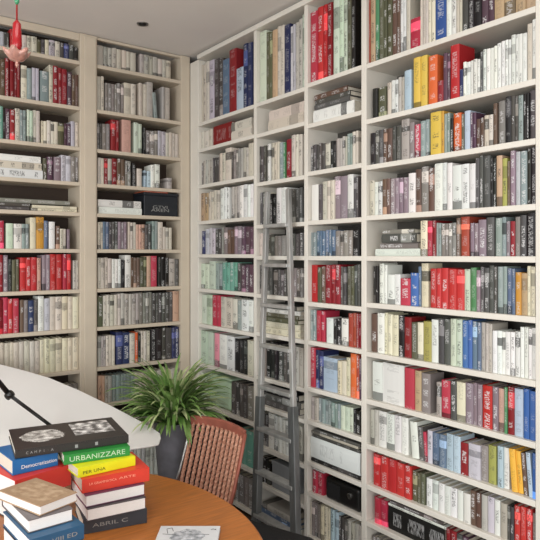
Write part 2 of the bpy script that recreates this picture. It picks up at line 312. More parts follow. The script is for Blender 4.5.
L_ROWS = [
# left bay (partly outside the photo)
["-24--4 mg4 .75,-4-4 lv2 .72,4-9 dg2 .7,10-20 rd2 .95,22-37 ow3 .78,37-41 ol1 .7,41-45 dg1 .75,45-49 cm1 .78,49-55 lv1 .8,55-60 ow1 .8,60-64 dg1 .75,64-69 nv1 .78,69-74 dg1 .75,74-79 bk1 .7",
 "-24--4 br4 .8,-4-5 br2 .85,5-9 dr1 .88,10-20 dr3 .9,21-27 cm1 .78,27-32 tg1 .75,32-39 lv2 .76,40-49 tg1 .75,49-53 ow1 .93,53-58 dr1 .92,58-62 dr1 .9,62-67 dr1 .86,67-72 pl1 .84,72-75 br1 .76,75-79 br1 .78",
 "-24--4 ow4 .8,-4-3 te1 .85,3-5 bk1 .8,5-10 pl1 .82,10-15 dr1 .82,15-20 ow1 .85,20-26 tg2 .84,27-33 mi2 .86,33-40 ow2 .88,41-47 cm2 .62,47-58 ow3 .64,58-64 ol1 .62,64-71 pl2 .62,71-75 lv1 .7,75-79 ow1 .7",
 "F -24-43 wh1 .28,F -24-42 ow1 .5,F -24-41 wh1 .7,43-47 ol1 .7,47-53 pl1 .74,54-61 mv1 .76,61-66 lv1 .84,66-71 lv1 .85,71-79 mg2 .82",
 "F -24-30 dg2 .26,F 31-77 cm2 .22,F -24-70 mg1 .42",
 "-24--3 ow4 .8,-3-4 cr1 .8,6-13 mi1 .74,14-22 wh1 .74,22-29 tg2 .75,30-36 cm1 .96,36-44 go1 .97,44-48 sb1 .85,49-55 wh1 .82,56-60 br1 .7,60-66 ow2 .62,67-70 mv1 .62",
 "-24--6 br3 .9,-6-3 dr2 .95,3-8 mv1 .95,8-12 bk1 .85,12-19 ol2 .85,20-26 rd1 .88,26-31 rd1 .88,31-37 rd1 .9,37-41 sa1 .9,42-50 mv2 .97,50-56 rd1 .98,56-62 rd1 .98,63-67 cr1 .98,67-71 rd1 .98,73-79 lg2 .82",
 "-24--5 dr3 .9,-5-3 dr1 .93,3-8 cr1 .98,8-13 rd1 .92,13-19 cr1 .92,20-24 br1 .9,24-28 mg1 .88,28-34 nv1 .88,34-38 dg1 .88,38-44 wh1 .96,44-50 lv1 .92,50-62 ow2 .93,62-79 cm3 .93",
 "-24-0 ow4 .85,0-40 ow8 .88,40-79 cm7 .9",
 "40-79 mg6 .7",
 "40-79 lg6 .85"],
# bay next to the corner
["97-117 lg4 .88,117-136 ow4 .88,140-158 lg4 .88,158-171 ow3 .85",
 "97-104 ow2 .85,105-117 mg4 .72,117-124 mg2 .75,124-131 ow1 .82,131-136 ow1 .82,139-147 ow2 .85,147-153 lg1 .93,153-157 tg1 .7 L,162-165 lg1 .86,165-170 lg1 .87",
 "97-102 dg2 .75,102-110 mg2 .76,111-116 dr1 .92,116-119 dr1 .92,122-131 sa1 .97,134-142 mi2 .92,143-146 bk1 .8,146-158 mg3 .75,158-166 lv2 .76,166-179 ow4 .75",
 "98-104 ow2 .88,104-108 dr1 .88,108-112 lg1 .88,112-117 dr1 .9,117-125 br2 .9,125-131 mg2 .88,132-136 bk1 .8,137-142 ow1 .65,144-151 lb2 .58,151-155 wh1 .82,155-160 wh1 .84,167-172 lg1 .4",
 "F 98-142 wh2 .55",
 "98-103 ow2 .88,103-109 sb2 .88,109-118 dg3 .9,118-127 mv3 .9,128-136 ow3 .9,136-145 sa3 .85,145-151 dg2 .85,152-158 tg2 .97,158-163 ow1 .93,163-172 ow3 .77",
 "98-105 ow2 .88,105-112 ow2 .88,112-121 wh3 .85,121-125 bk1 .8,125-131 wh1 .96,131-140 br3 .9,140-147 ol2 .9,147-151 sa1 .92,151-157 cr1 .95,158-169 bk3 .9,169-175 lg1 .84,175-179 dg1 .84",
 "98-103 ol1 .9,103-121 ow5 .93,121-139 lg5 .95,139-152 mg4 .95,152-162 dg3 .93,162-173 dg3 .93,173-179 sa1 .96",
 "98-106 lg3 .86,106-115 ow3 .86,116-123 nv1 .92,123-130 nv1 .9,130-135 ow1 .88,135-138 og1 .87,138-141 bk1 .85,141-150 ow3 .9,151-162 bk2 .93,162-172 dg2 .95,172-179 nv2 .94",
 "98-105 sa2 .85,105-112 lg2 .82,112-135 tg6 .82,135-179 ow10 .8",
 "98-130 lg8 .75,130-179 ow14 .75",
 "98-130 lg8 .85,130-179 wh12 .88"],
]
ORD = ['first','second','third','fourth','fifth','sixth','seventh','eighth','ninth','tenth','eleventh','twelfth','thirteenth','fourteenth','fifteenth','sixteenth','seventeenth','eighteenth','nineteenth','twentieth']
SHELF = ['top','second','third','fourth','fifth','sixth','seventh','eighth','ninth','tenth','eleventh','twelfth']
BAYN = {('R',0):'bay left of the ladder', ('R',1):'bay behind the ladder', ('R',2):'bay right of the ladder', ('R',3):'wide far-right bay',
        ('L',0):'left-wall left bay', ('L',1):'left-wall corner bay'}
TOK = re.compile(r'(F )?(-?\d+)-(-?\d+) ([a-z]+)(\d+) ([\d.]+)( L)?$')
specs = []
def jit(c, a=.035):
    k = random.uniform(-a, a); return tuple(min(1, max(.02, v+k+random.uniform(-.012,.012))) for v in c)
def parse(side, bay, ri, row, zf, zc):
    out = []; gap = zc-zf; flat_z = {}
    for t in row.split(','):
        m = TOK.match(t.strip()); assert m, t
        fl, x0, x1, c, n, h, ln = m.groups(); x0, x1, n, h = int(x0), int(x1), int(n), float(h)
        rgb, cname = PAL[c]
        if fl:
            key = next((k for k in flat_z if k[0] < x1-4 and x0+4 < k[1]), None)
            base = flat_z[key] if key else zf
            top = zf+gap*h; th = (top-base)/n
            for i in range(n):
                j = random.uniform(-1.2, 1.2)*(n > 1)
                out.append(dict(flat=True, x0=x0+max(0,j), x1=x1-max(0,-j), c=jit(rgb), cn=cname, z=base+th*i, h=th-.001))
            if key: del flat_z[key]; flat_z[(min(key[0],x0), max(key[1],x1))] = top
            else: flat_z[(x0,x1)] = top
        else:
            ws = [random.uniform(.75,1.25) for _ in range(n)]; s = sum(ws); x = x0
            for w in ws:
                xe = x+(x1-x0)*w/s
                out.append(dict(flat=False, x0=x, x1=xe, c=jit(rgb), cn=cname, z=zf, h=(gap-.006)*min(.985, h*random.uniform(.975,1.015)), lean=bool(ln)))
                x = xe
    for b in out: b.update(side=side, bay=bay, row=ri)
    # labels: colour, its neighbours on the shelf, shelf, bay
    ups = sorted(out, key=lambda b: (b['x0']+b['x1'], b['z']))
    names = [b['cn'] for b in ups]
    where = f"{SHELF[ri]} shelf of {BAYN[(side,bay)]}"
    tri = [(names[i-1] if i else 'end', names[i], names[i+1] if i+1 < len(names) else 'end') for i in range(len(names))]
    for i, b in enumerate(ups):
        k = names.count(b['cn']); lay = 'flat-lying ' if b['flat'] else ('leaning ' if b['lean'] else '')
        if k == 1: lab = f"only {b['cn']} {lay}book on the {where}"
        elif tri.count(tri[i]) == 1 and 'end' not in tri[i] and not b['flat'] and tri[i][0] != tri[i][1] and tri[i][1] != tri[i][2]:
            a, c = tri[i][0], tri[i][2]
            if a == c: lab = f"{b['cn']} {lay}book between two {a} ones, {where}"
            else: lab = f"{b['cn']} {lay}book between {a} and {c} ones, {where}"
        else:
            same = [q for q in ups if q['cn'] == b['cn'] and q['flat'] == b['flat']]
            if b['flat']:
                same.sort(key=lambda q: -q['z']); o = same.index(b)
                lab = f"{'only' if len(same) == 1 else 'topmost' if o == 0 else ORD[o]+' from top'} {b['cn']} flat-lying book, {where}"
            elif len(same) == 1: lab = f"only {b['cn']} upright book on the {where}"
            elif side == 'L' and bay == 0: lab = f"{ORD[len(same)-1-same.index(b)]} {b['cn']} {lay}upright book from the right, {where}"
            else: lab = f"{ORD[same.index(b)]} {b['cn']} {lay}upright book from the left, {where}"
        b['label'] = lab; b['where'] = where
    specs.extend(out)
for bay in range(4):
    zs = RBZ[bay]
    for ri, row in enumerate(R_ROWS[bay]):
        parse('R', bay, ri, row, CAMZ+zs[ri]+T/2, CAMZ+(zs[ri-1]-T/2 if ri else 1.60))
for bay in range(2):
    for ri, row in enumerate(L_ROWS[bay]):
        parse('L', bay, ri, row, CAMZ+LZ[ri]+T/2, CAMZ+(LZ[ri-1]-T/2 if ri else 1.60+.03*bay))

def spine(bm, colL, uvL, w, h, d, c, pages=None, seed=0, off=Matrix.Identity(4), textk=1, bands=True):
    """hard cover: spine and two boards (U in plan); optional page block."""
    bt = min(.003, w*.2); k = min(.006, w*.18)
    plan = [(-w/2, k*.8), (-w/4, k*.2), (0,0), (w/4, k*.2), (w/2, k*.8), (w/2, d), (w/2-bt, d), (w/2-bt, k+bt), (-w/2+bt, k+bt), (-w/2+bt, d), (-w/2, d)]
    lum = sum(c)/3
    zs = [0, h]; cols = [c]
    r = random.random()
    if bands and r < .22:                      # contrasting title patch
        q = random.choice((.5,.75,.82)); a = h*random.uniform(.55,.7); e = h*random.uniform(.8,.9)
        p = tuple(min(1,v*1.45+.1) for v in c) if lum < .5 else tuple(v*q for v in c)
        zs = [0,a,e,h]; cols = [c,p,c]
    elif bands and r < .36:                    # foot band
        a = h*random.uniform(.12,.22); p = tuple(v*.6 for v in c) if lum > .4 else tuple(min(1,v*1.6+.08) for v in c)
        zs = [0,a,h]; cols = [p,c]
    rings = [[bm.verts.new(off @ Vector((x,y,z))) for x, y in plan] for z in zs]
    n = len(plan)
    for li in range(len(zs)-1):
        for i in range(n):
            f = bm.faces.new((rings[li][i], rings[li][(i+1)%n], rings[li+1][(i+1)%n], rings[li+1][i]))
            us = [0,.25,.5,.75,1]
            for lp, (ii, zz) in zip(f.loops, ((i,li),((i+1)%n,li),((i+1)%n,li+1),(i,li+1))):
                lp[colL] = (*lin(cols[li]), textk)
                lp[uvL].uv = (seed+.01+.98*us[ii], zs[zz]) if i < 4 else (-5, 0)
    for ring in (rings[0][::-1], rings[-1]):
        f = bm.faces.new(ring)
        for lp in f.loops: lp[colL] = (*lin(c), 0); lp[uvL].uv = (-5,0)
    if pages is not None:
        nf = len(bm.faces); bm.faces.ensure_lookup_table()
        box(bm, -w/2+bt, w/2-bt, k+bt, d-.004, .002, h-.005, off)
        bm.faces.ensure_lookup_table()
        for f in bm.faces[nf:]:
            for lp in f.loops: lp[colL] = (*lin(pages), 0); lp[uvL].uv = (-5,0)

def place(b):
    rec = .018+random.uniform(0,.012)
    if b['flat']: rec = .012+random.uniform(0,.02)
    a, e = (ry(b['x0'], rec), ry(b['x1'], rec)) if b['side'] == 'R' else (lx(b['x0'], rec), lx(b['x1'], rec))
    lim = RB[b['bay']] if b['side'] == 'R' else LB[b['bay']]
    lo, hi = min(lim)+.003, max(lim)-.003
    a, e = min(max(a,lo),hi), min(max(e,lo),hi)
    wd = abs(e-a)-.0022; mid = (a+e)/2
    b['w'] = wd
    if b['side'] == 'R': loc = Vector((rec, mid, b['z']+.0005)); rot = -PI/2
    else: loc = Vector((mid, rec, b['z']+.0005)); rot = 0
    b['d'] = min(.235, random.uniform(.115,.145)+(.05 if b['h'] > .3 else 0)+(.04 if b['flat'] else 0))
    Mx = Matrix.Translation(loc) @ Matrix.Rotation(rot, 4, 'Z')
    if b['flat']:
        # spine shows along the shelf edge; local x -> up
        Mx = Mx @ Matrix.Translation((-wd/2, 0, b['h']/2)) @ Matrix.Rotation(PI/2, 4, 'Y')
        b['bw'], b['bh'] = b['h'], wd
    else:
        b['bw'], b['bh'] = wd, b['h']
        if b.get('lean'):
            ang = -.085; b['bw'] = wd*.9
            Mx = Mx @ Matrix.Translation((wd*.30, 0, b['bw']/2*math.sin(-ang)+.0005)) @ Matrix.Rotation(ang, 4, 'Y')
            b['bh'] *= .985
    b['M'] = Mx
    p0 = proj(Vector((rec, a, b['z'])) if b['side']=='R' else Vector((a, rec, b['z'])))
    p1 = proj(Vector((rec, e, b['z']+b['h'])) if b['side']=='R' else Vector((e, rec, b['z']+b['h'])))
    x0, x1 = sorted((max(0,min(540,p0[0])), max(0,min(540,p1[0])))); y0, y1 = sorted((max(0,min(540,p0[1])), max(0,min(540,p1[1]))))
    A = (x1-x0)*(y1-y0); mx, my = (x0+x1)/2, (y0+y1)/2
    if (mx < 160 and my > 364+mx*.45) or (130 < mx < 222 and my > 358) or (my > 420 and mx < 250): A *= .05
    if 255 < mx < 305 and my > 180: A *= .6
    b['A'] = A
good = []
for b in specs:
    place(b)
    if b['w'] > .004: good.append(b)
good.sort(key=lambda b: -b['A'])
N_IND = 286
def book_mesh(b, merged):
    bm = bmesh.new(); cl = bm.loops.layers.float_color.new('Col'); ul = bm.loops.layers.uv.new('UVMap')
    spine(bm, cl, ul, b['bw'], b['bh'], b['d'], b['c'], None, random.randint(1,400), textk=random.choice((.2,.4,.65)))
    return bm
for b in good[:N_IND]:
    o = obj('book', book_mesh(b, False), BOOK)
    o.matrix_world = b['M']
    tag(o, b['label'], 'book', 'books on the '+b['where'])
    w, h, d = b['bw'], b['bh'], b['d']; bt = min(.003, w*.2); k = min(.006, w*.18)
    pg = obj('page_block', bx(-w/2+bt, w/2-bt, k+bt, d-.004, .002, h-.005), M['paper'], o)
bm = bmesh.new(); cl = bm.loops.layers.float_color.new('Col'); ul = bm.loops.layers.uv.new('UVMap')
for b in good[N_IND:]:
    spine(bm, cl, ul, b['bw'], b['bh'], b['d'], b['c'], (.84,.81,.75), random.randint(1,400), b['M'], random.choice((.2,.4,.65)))
st = obj('books', bm, BOOK); st['kind'] = 'stuff'
tag(st, 'all the remaining smaller books filling the shelves of both bookcases', 'books')

# things on the shelves that are not books
def shelf_box(name, label, cat, side, bay, ri, px0, px1, hgt, dep, m, bev=.006, z=None):
    zs = RBZ[bay] if side == 'R' else LZ
    zf = CAMZ+zs[ri]+T/2+.0005 if z is None else z
    a, e = (ry(px0,.02), ry(px1,.02)) if side == 'R' else (lx(px0,.02), lx(px1,.02))
    w = abs(e-a)
    t = empty(name, label, cat, ((.02,(a+e)/2,zf) if side=='R' else ((a+e)/2,.02,zf)), -PI/2 if side=='R' else 0)
    return t, w
t, w = shelf_box('storage_box', 'large dark navy box with white writing in left-wall corner bay', 'box', 'L', 1, 4, 144, 178, 0, 0, 0)
obj('box_body', bx(-w/2, w/2, 0, .2, 0, .165), M['boxd'], t, bevel=.006)
obj('lid', bx(-w/2-.003, w/2+.003, -.004, .205, .165, .188), M['boxd'], t, bevel=.004)
for zz, ww in ((.07,.13),(.045,.16)):
    lettering('GTVI' if ww < .15 else 'AREN', M['inkg'], t, (-.01,-.002,zz), (PI/2,0,0), .035, ww, 'lettering')
t, w = shelf_box('folder', 'thin orange folder lying on top of the navy box', 'folder', 'L', 1, 4, 144, 168, 0, 0, 0, z=CAMZ+LZ[4]+T/2+.1895)
obj('cover', bx(-w/2, w/2, .0, .18, 0, .0025), M['orange'], t); obj('cover', bx(-w/2, w/2, .0, .18, .004, .0065), M['orange'], t); obj('sheets', bx(-w/2+.004, w/2-.004, .003, .175, .0025, .004), M['paperw'], t)

t, w = shelf_box('canister', 'pale green rounded canister on the shelf beside the plant', 'canister', 'R', 0, 8, 207, 230, 0, 0, 0)
bm = bmesh.new(); box(bm, -w/2, w/2, .005, .17, 0, .225); obj('body', bm, M['boxm'], t, bevel=.035, seg=4)
bm = bmesh.new(); box(bm, -w/2+.004, w/2-.004, .009, .166, .226, .25); obj('lid', bm, M['boxm'], t, bevel=.03, seg=3)

t, w = shelf_box('radio', 'black portable radio on low shelf right of the ladder', 'radio', 'R', 2, 10, 325, 359, 0, 0, 0)
bm = bx(-w/2, w/2, 0, .2, 0, .135); obj('case', bm, M['blackp'], t, bevel=.02, seg=4)
bm = bmesh.new(); tube(bm, [(-w*.36,.04,.128),(-w*.34,.04,.152),(0,.04,.157),(w*.34,.04,.152),(w*.36,.04,.128)], .006); obj('handle', bm, M['blackp'], t, smooth=True)
g = obj('speaker_grille', bx(-w*.42, -w*.05, -.004, .001, .02, .11), M['black'], t, bevel=.003)
obj('dial', lathe(bmesh.new(), [(.018,-.0),(.018,.008),(.014,.01)], 20), M['chrome'], t).matrix_local = Matrix.Translation((w*.25,.001,.08)) @ Matrix.Rotation(PI/2,4,'X')
t, w = shelf_box('paper_stack', 'loose white papers lying on the crimson books by the radio', 'papers', 'R', 2, 10, 312, 324, 0, 0, 0, z=CAMZ+RBZ[2][10]+T/2+.147)
obj('sheets', bx(-w/2, w/2, 0, .13, 0, .008), M['paperw'], t, bevel=.002); obj('top_sheet', bx(-w/2+.006, w/2-.004, -.004, .12, .0085, .0095), M['boxw'], t)
t, w = shelf_box('file_box', 'light grey box file on low shelf behind the ladder', 'box', 'R', 1, 10, 272, 292, 0, 0, 0)
obj('box_body', bx(-w/2, w/2, 0, .2, 0, .16), M['boxg'], t, bevel=.004); obj('lid', bx(-w/2-.003, w/2+.003, -.003, .203, .16, .185), M['boxg'], t, bevel=.003)

# ------------------------------------------------------------------ ladder
LX0, LX1 = -.30, -.035                     # foot and head distance from the shelf fronts
LZTOP = 2.33
FT = {-1: ry(255.5, LX0), 1: ry(297.5, LX0)}; HD = {-1: ry(267.5, LX1), 1: ry(288.5, LX1)}
LY = (FT[-1]+FT[1])/2
lad = empty('ladder', 'grey aluminium ladder leaning on the right bookcase behind the chair', 'ladder', (LX0, LY, 0))
def rail_pt(s, z):                      # s=-1 left, 1 right
    f = z/LZTOP; return Vector(((LX1-LX0)*f, FT[s]*(1-f)+HD[s]*f-LY, z))
for s in (-1, 1):
    obj('rail', bar(bmesh.new(), rail_pt(s,.0), rail_pt(s,LZTOP), .034, .030, Vector((1,0,0))), M['alu'], lad, bevel=.004)
    lo = obj('lower_sleeve', bar(bmesh.new(), rail_pt(s,.0)+Vector((-.004,0,0)), rail_pt(s,.98)+Vector((-.004,0,0)), .056, .042, Vector((1,0,0))), M['alud'], lad, bevel=.004)
    obj('foot', bx(-.03,.03,-.025,.025,0,.03, M4=Matrix.Translation(rail_pt(s,0))), M['blackp'], lad, bevel=.005)
z = .26
while z < LZTOP-.03:
    a, b = rail_pt(-1,z), rail_pt(1,z)
    obj('rung', bar(bmesh.new(), a, b, .024, .06, Vector((1,0,0))), M['alu'], lad, bevel=.004)
    z += .262

# ------------------------------------------------------------------ table
TZ = .75
tc = cp(-1.1, 2.22, 0)
tb = empty('round_table', 'large round orange-brown wooden table with rounded edge in the foreground', 'table', tc)
R_ = 1.105
prof = [(0.001,TZ-.045),(R_-.035,TZ-.045),(R_-.012,TZ-.04),(R_-.002,TZ-.03),(R_,TZ-.018),(R_-.003,TZ-.007),(R_-.012,TZ-.0005),(0.001,TZ)]
obj('tabletop', lathe(bmesh.new(), prof, 128), M['wood'], tb, smooth=True).modifiers.new('e','EDGE_SPLIT').split_angle = .6
for k in range(4):
    a = PI/4+k*PI/2+.3
    obj('leg', tube(bmesh.new(), [(.62*math.cos(a),.62*math.sin(a),TZ-.05),(.70*math.cos(a),.70*math.sin(a),0)], [.04,.026], 14), M['wooddark'], tb, smooth=True)
obj('apron', lathe(bmesh.new(), [(.70,TZ-.12),(.70,TZ-.045),(.68,TZ-.045),(.68,TZ-.12)], 64), M['wooddark'], tb)

# ------------------------------------------------------------------ stacked books on the table
def table_book(label, p, ang, L, D, z0, th, cover, pages='paper', spine_side='front', soft=.0035, group='books stacked on the round table'):
    """p: plan position (camera frame) of the nearest corner; ang: direction of the front edge in that frame."""
    u = RT*math.cos(ang)+FW*math.sin(ang)
    o0 = cp(p[0], p[1], z0)
    rz = math.atan2(u.y, u.x)
    t = empty('book', label, 'book', o0, rz, group)
    b = soft
    bm = bmesh.new()
    box(bm, 0, L, 0, D, 0, b); box(bm, 0, L, 0, D, th-b, th)
    if spine_side == 'front': box(bm, 0, L, 0, b, b, th-b)
    elif spine_side == 'right': box(bm, L-b, L, 0, D, b, th-b)
    else: box(bm, 0, L, D-b, D, b, th-b)
    cv = obj('cover', bm, cover, t, bevel=.0012)
    i = .004
    y0 = b+.0002 if spine_side == 'front' else i
    x1 = L-b-.0002 if spine_side == 'right' else L-i
    y1 = D-b-.0002 if spine_side == 'back' else D-i
    obj('page_block', bx(i, x1, y0 if spine_side == 'front' else .0015, y1, b+.0002, th-b-.0002), M[pages], t)
    return t
A0 = math.radians(31.5)
def plan(px, py, zr):                   # photo position on a level above the table top -> camera plan
    Z = (CAMZ-TZ-zr)*F/(py-HY); return ((px-CX)/F*Z, Z)
def dist(a, b): return math.hypot(a[0]-b[0], a[1]-b[1])
def stk(label, l, r, z0, th, D, cover, turn=0, **k):
    a, b = plan(*l, z0), plan(*r, z0)
    ang = math.atan2(b[1]-a[1], b[0]-a[0])+math.radians(turn)
    return table_book(label, a, ang, dist(a,b), D, TZ+z0+.0006, th-.0012, cover, **k), dist(a,b)
cD, cW1, cW2 = solid('cover_charcoal',(.20,.22,.25)), solid('cover_dark_edge',(.26,.23,.25)), solid('cover_mauve_edge',(.42,.24,.33))
cR, cY, cG, cK = solid('cover_red',(.84,.24,.17)), solid('cover_yellow',(.88,.88,.10)), solid('cover_green',(.16,.52,.22)), solid('cover_black',(.17,.155,.145))
cB, cT, cGr, cB2, cRB = solid('cover_blue',(.13,.40,.64)), solid('cover_tan',(.66,.55,.44)), solid('cover_grey',(.40,.375,.38)), solid('cover_blue_dull',(.14,.33,.47)), solid('cover_red_two',(.82,.22,.18))
TXT = (PI/2, 0, 0)
bD, w = stk('charcoal and navy book at the very bottom of the right stack', (83,535), (147,523), 0, .062, .25, cD)
lettering('ABRIL C', M['inkg'], bD, (w*.42,-.0008,.03), TXT, .022, w*.55)
bW, w = stk('thick grey-white book just above the charcoal one, right stack', (87,522), (146,509), .062, .052, .23, cW1, pages='paperw', spine_side='back')
bW2, w = stk('pinkish-white book directly under the red one, right stack', (85.5,508), (145,495), .114, .05, .23, cW2, pages='paperw', spine_side='back')
bR, w = stk('thick red book with faint title under the yellow one, right stack', (82,494), (149.5,481), .164, .060, .25, cR)
lettering('LA GRAMMATICA', M['inkr'], bR, (w*.30,-.0008,.034), TXT, .014, w*.4); lettering('ARTE', M['inkr'], bR, (w*.66,-.0008,.036), TXT, .014, w*.25)
bY, w = stk('bright yellow book between the green and red ones, right stack', (78,478.5), (135.5,465.5), .224, .042, .23, cY)
lettering('PER UNA', M['inky'], bY, (w*.27,-.0008,.017), TXT, .018, w*.38)
bG, w = stk('green book with large pale lettering under the black cover', (64,465.5), (130,455.5), .266, .042, .22, cG)
lettering('URBANIZZARE', M['boxm'], bG, (w*.50,-.0008,.020), TXT, .030, w*.84)
# second pile, left and behind
bBs, w = stk('thick white book at the base of the pile under the blue one', (14,523), (66,505), 0, .10, .24, cW1, pages='paperw', spine_side='back')
bBt, w = stk('grey book hidden under the left red cover', (14,506), (66,489), .10, .055, .24, cGr, pages='paperw', spine_side='back')
bRB, w = stk('red book lying under the blue one, left of the yellow', (15,503), (71,485), .155, .09, .27, cRB, pages='paperw')
bB, w = stk('blue book with white title under the left end of the black cover', (12.5,476), (58,465.5), .245, .062, .23, cB)
lettering('Democratization', M['ink'], bB, (w*.58,-.0008,.026), TXT, .022, w*.78)
bK, w = stk('large black illustrated book lying on top of both stacks', (15,459), (131,446), .309, .036, .34, cK, turn=6)
for i in range(7): lettering('CAMPI·A'[i], M['inkg'], bK, (w*(.10+.035*i),-.0008,.017), TXT, .015, None, 'spine_letter')
for fx in (.52,.70): obj('spine_mark', bx(w*fx-.006,w*fx+.006,-.0012,.0003,.010,.024), M['inkg'], bK)
def cover_print(parent, name, cx, cy, rx, ry_, z, oval, seed, cols, hexp=.5):
    bm = bmesh.new(); cl = bm.loops.layers.float_color.new('Col'); rnd = random.Random(seed); n = 26
    V = [[bm.verts.new((cx+rx*(2*i/n-1), cy+ry_*(2*j/n-1), z)) for i in range(n+1)] for j in range(n+1)]
    from mathutils import noise
    for j in range(n):
        for i in range(n):
            u, v = 2*(i+.5)/n-1, 2*(j+.5)/n-1
            if oval and u*u+v*v+.25*noise.noise(Vector((u*2,v*2,seed))) > .92: continue
            f = bm.faces.new((V[j][i],V[j][i+1],V[j+1][i+1],V[j+1][i]))
            t = .5+.9*noise.noise(Vector((u*3.2,v*3.2,seed)))+.35*noise.noise(Vector((u*9,v*9,seed+4))); t = max(0,min(1,t))
            c = tuple(a*(1-t)+b*t for a, b in zip(*cols))
            for lp in f.loops: lp[cl] = (*lin(c),1)
    return obj(name, bm, M['print'], parent)
cover_print(bK, 'cover_picture', w*.27, .165, .095, .10, .0353, True, 3, ((.45,.43,.41),(.93,.92,.90)))
cover_print(bK, 'cover_picture', w*.735, .20, .088, .10, .0353, False, 9, ((.35,.34,.33),(.95,.94,.93)))
# third pile, nearest
S = .88
def near(label, X, Z, ang, L, D, z0, th, cover, **k):
    return table_book(label, (X*S, Z*S), math.radians(ang), L*S, D*S, TZ+z0+.0006, th-.0012, cover, **k)
near('white book at the bottom of the nearest pile', -.925, 2.325, 40, .22, .33, 0, .07, cW1, pages='paperw')
near('charcoal book second from the bottom of the nearest pile', -.92, 2.33, 40, .215, .33, .07, .068, cD, pages='paperw')
b3 = near('dull blue book under the grey one in the nearest pile', -.918, 2.333, 40, .216, .34, .138, .053, cB2, pages='paperw')
lettering('VIII ED', M['inkg'], b3, (.12,-.0008,.026), TXT, .02, .09)
near('grey covered book with white pages under the tan-covered one', -.945, 2.385, 40, .18, .34, .191, .046, cGr, pages='paperw', spine_side='back')
bTn = near('tan covered book on top of the nearest pile', -.914, 2.42, 55, .18, .29, .237, .036, cT, pages='paperw', spine_side='back')
cover_print(bTn, 'cover_picture', .08, .12, .06, .10, .0353, False, 21, ((.60,.49,.38),(.74,.64,.53)))
# booklet lying on the table
a, b = plan(160,526,.014), plan(219.5,526,.014)
bk = table_book('pale booklet with a line drawing lying alone on the table', (a[0]+.004, a[1]-.30), 0, dist(a,b), .30, TZ+.0006, .014, solid('cover_pale',(.86,.87,.88)), pages='paperw', soft=.002, group=None)
cover_print(bk, 'cover_picture', dist(a,b)*.5, .20, .07, .07, .0146, True, 33, ((.84,.85,.87),(.50,.52,.54)))
L = dist(a,b)
bm = bmesh.new()
for (x0,y0,x1,y1) in ((.03,.27,.05,.28),(.05,.28,.06,.25),(.03,.27,.04,.23),(.02,.225,.08,.215),(.08,.215,.21,.22),(.10,.24,.12,.255),(.12,.255,.14,.24)):
    bar(bm, (x0,y0,.0145), (x1,y1,.0145), .002, .0006, Vector((0,0,1)))
obj('line_drawing', bm, M['inkd'], bk)
lettering('ITA', M['inkd'], bk, (L*.90,.265,.0145), (0,0,0), .014, .022)

# ------------------------------------------------------------------ white sloping board and lamp arm
A, B, Cc = cp(-1.748,3.95,1.194), cp(-.652,3.65,.835), cp(-.646,3.55,.80)
nrm = (B-A).cross(Cc-B).normalized()
if nrm.z < 0: nrm = -nrm
def onplane(px, py):
    d = FW+RT*((px-CX)/F)+Vector((0,0,-(py-HY)/F)); t = (A-CAM).dot(nrm)/d.dot(nrm); return CAM+d*t
far = [(-70,348),(-30,355),(0,364),(25,370.5),(49,377.5),(79,390),(110,405),(135,418),(152,427.5),(160,433)]
nearp = [(161,438),(159,444),(150,446),(131,449),(100,451),(60,452),(0,452),(-70,452)]
pts = [onplane(*p) for p in far+nearp]
base = cp(-1.25, 3.55, 0)
db = empty('drawing_desk', 'large white sloping desk top with curved edge behind the book stacks', 'desk', base)
bm = bmesh.new()
up = [bm.verts.new(p-base+nrm*.0) for p in pts]; dn = [bm.verts.new(p-base-nrm*.012) for p in pts]
bm.faces.new(up); bm.faces.new(dn[::-1])
for i in range(len(pts)): bm.faces.new((up[i],up[(i+1)%len(pts)],dn[(i+1)%len(pts)],dn[i]))
obj('desktop', bm, M['white'], db, bevel=.004)
def under(px, py):
    p = onplane(px,py)-base; return p-nrm*.0105
for q in ((-45,365),(115,415),(-45,440),(100,440)):
    p = under(*q); obj('leg', tube(bmesh.new(), [p, (p.x,p.y,0)], .016, 12), M['chrome'], db, smooth=True)
# lamp arm: black, jointed, clamped to the board
def onray(px, py, Z): 
    return CAM+FW*Z+RT*((px-CX)/F*Z)+Vector((0,0,-(py-HY)/F*Z))
pb = onplane(52,431); J = onray(9.5,395,3.25); E = onray(-26,352,3.2)
lampo = empty('desk_lamp', 'black jointed lamp arm rising from the white sloping desk', 'lamp', pb)
obj('clamp', tube(bmesh.new(), [(0,0,-.001),(0,0,.03)], [.03,.022], 20), M['blackp'], lampo, smooth=True)
for k in (-1,1):
    o_ = Vector((.006*k,-.006*k,0))
    obj('lower_arm', tube(bmesh.new(), [Vector((0,0,.025))+o_, J-pb+o_], .0055, 10), M['blackp'], lampo, smooth=True)
obj('joint', tube(bmesh.new(), [J-pb-RT*.014-Vector((0,0,.012)), J-pb+RT*.014+Vector((0,0,.012))], .02, 16), M['blackp'], lampo, smooth=True)
obj('upper_arm', tube(bmesh.new(), [J-pb, E-pb], .014, 12), M['blackp'], lampo, smooth=True)
dirE = (E-J).normalized()
obj('lamp_head', tube(bmesh.new(), [E-pb, E-pb+dirE*.05+Vector((0,0,-.02)), E-pb+dirE*.12+Vector((0,0,-.08))], [.02,.035,.075], 24), M['blackp'], lampo, smooth=True)

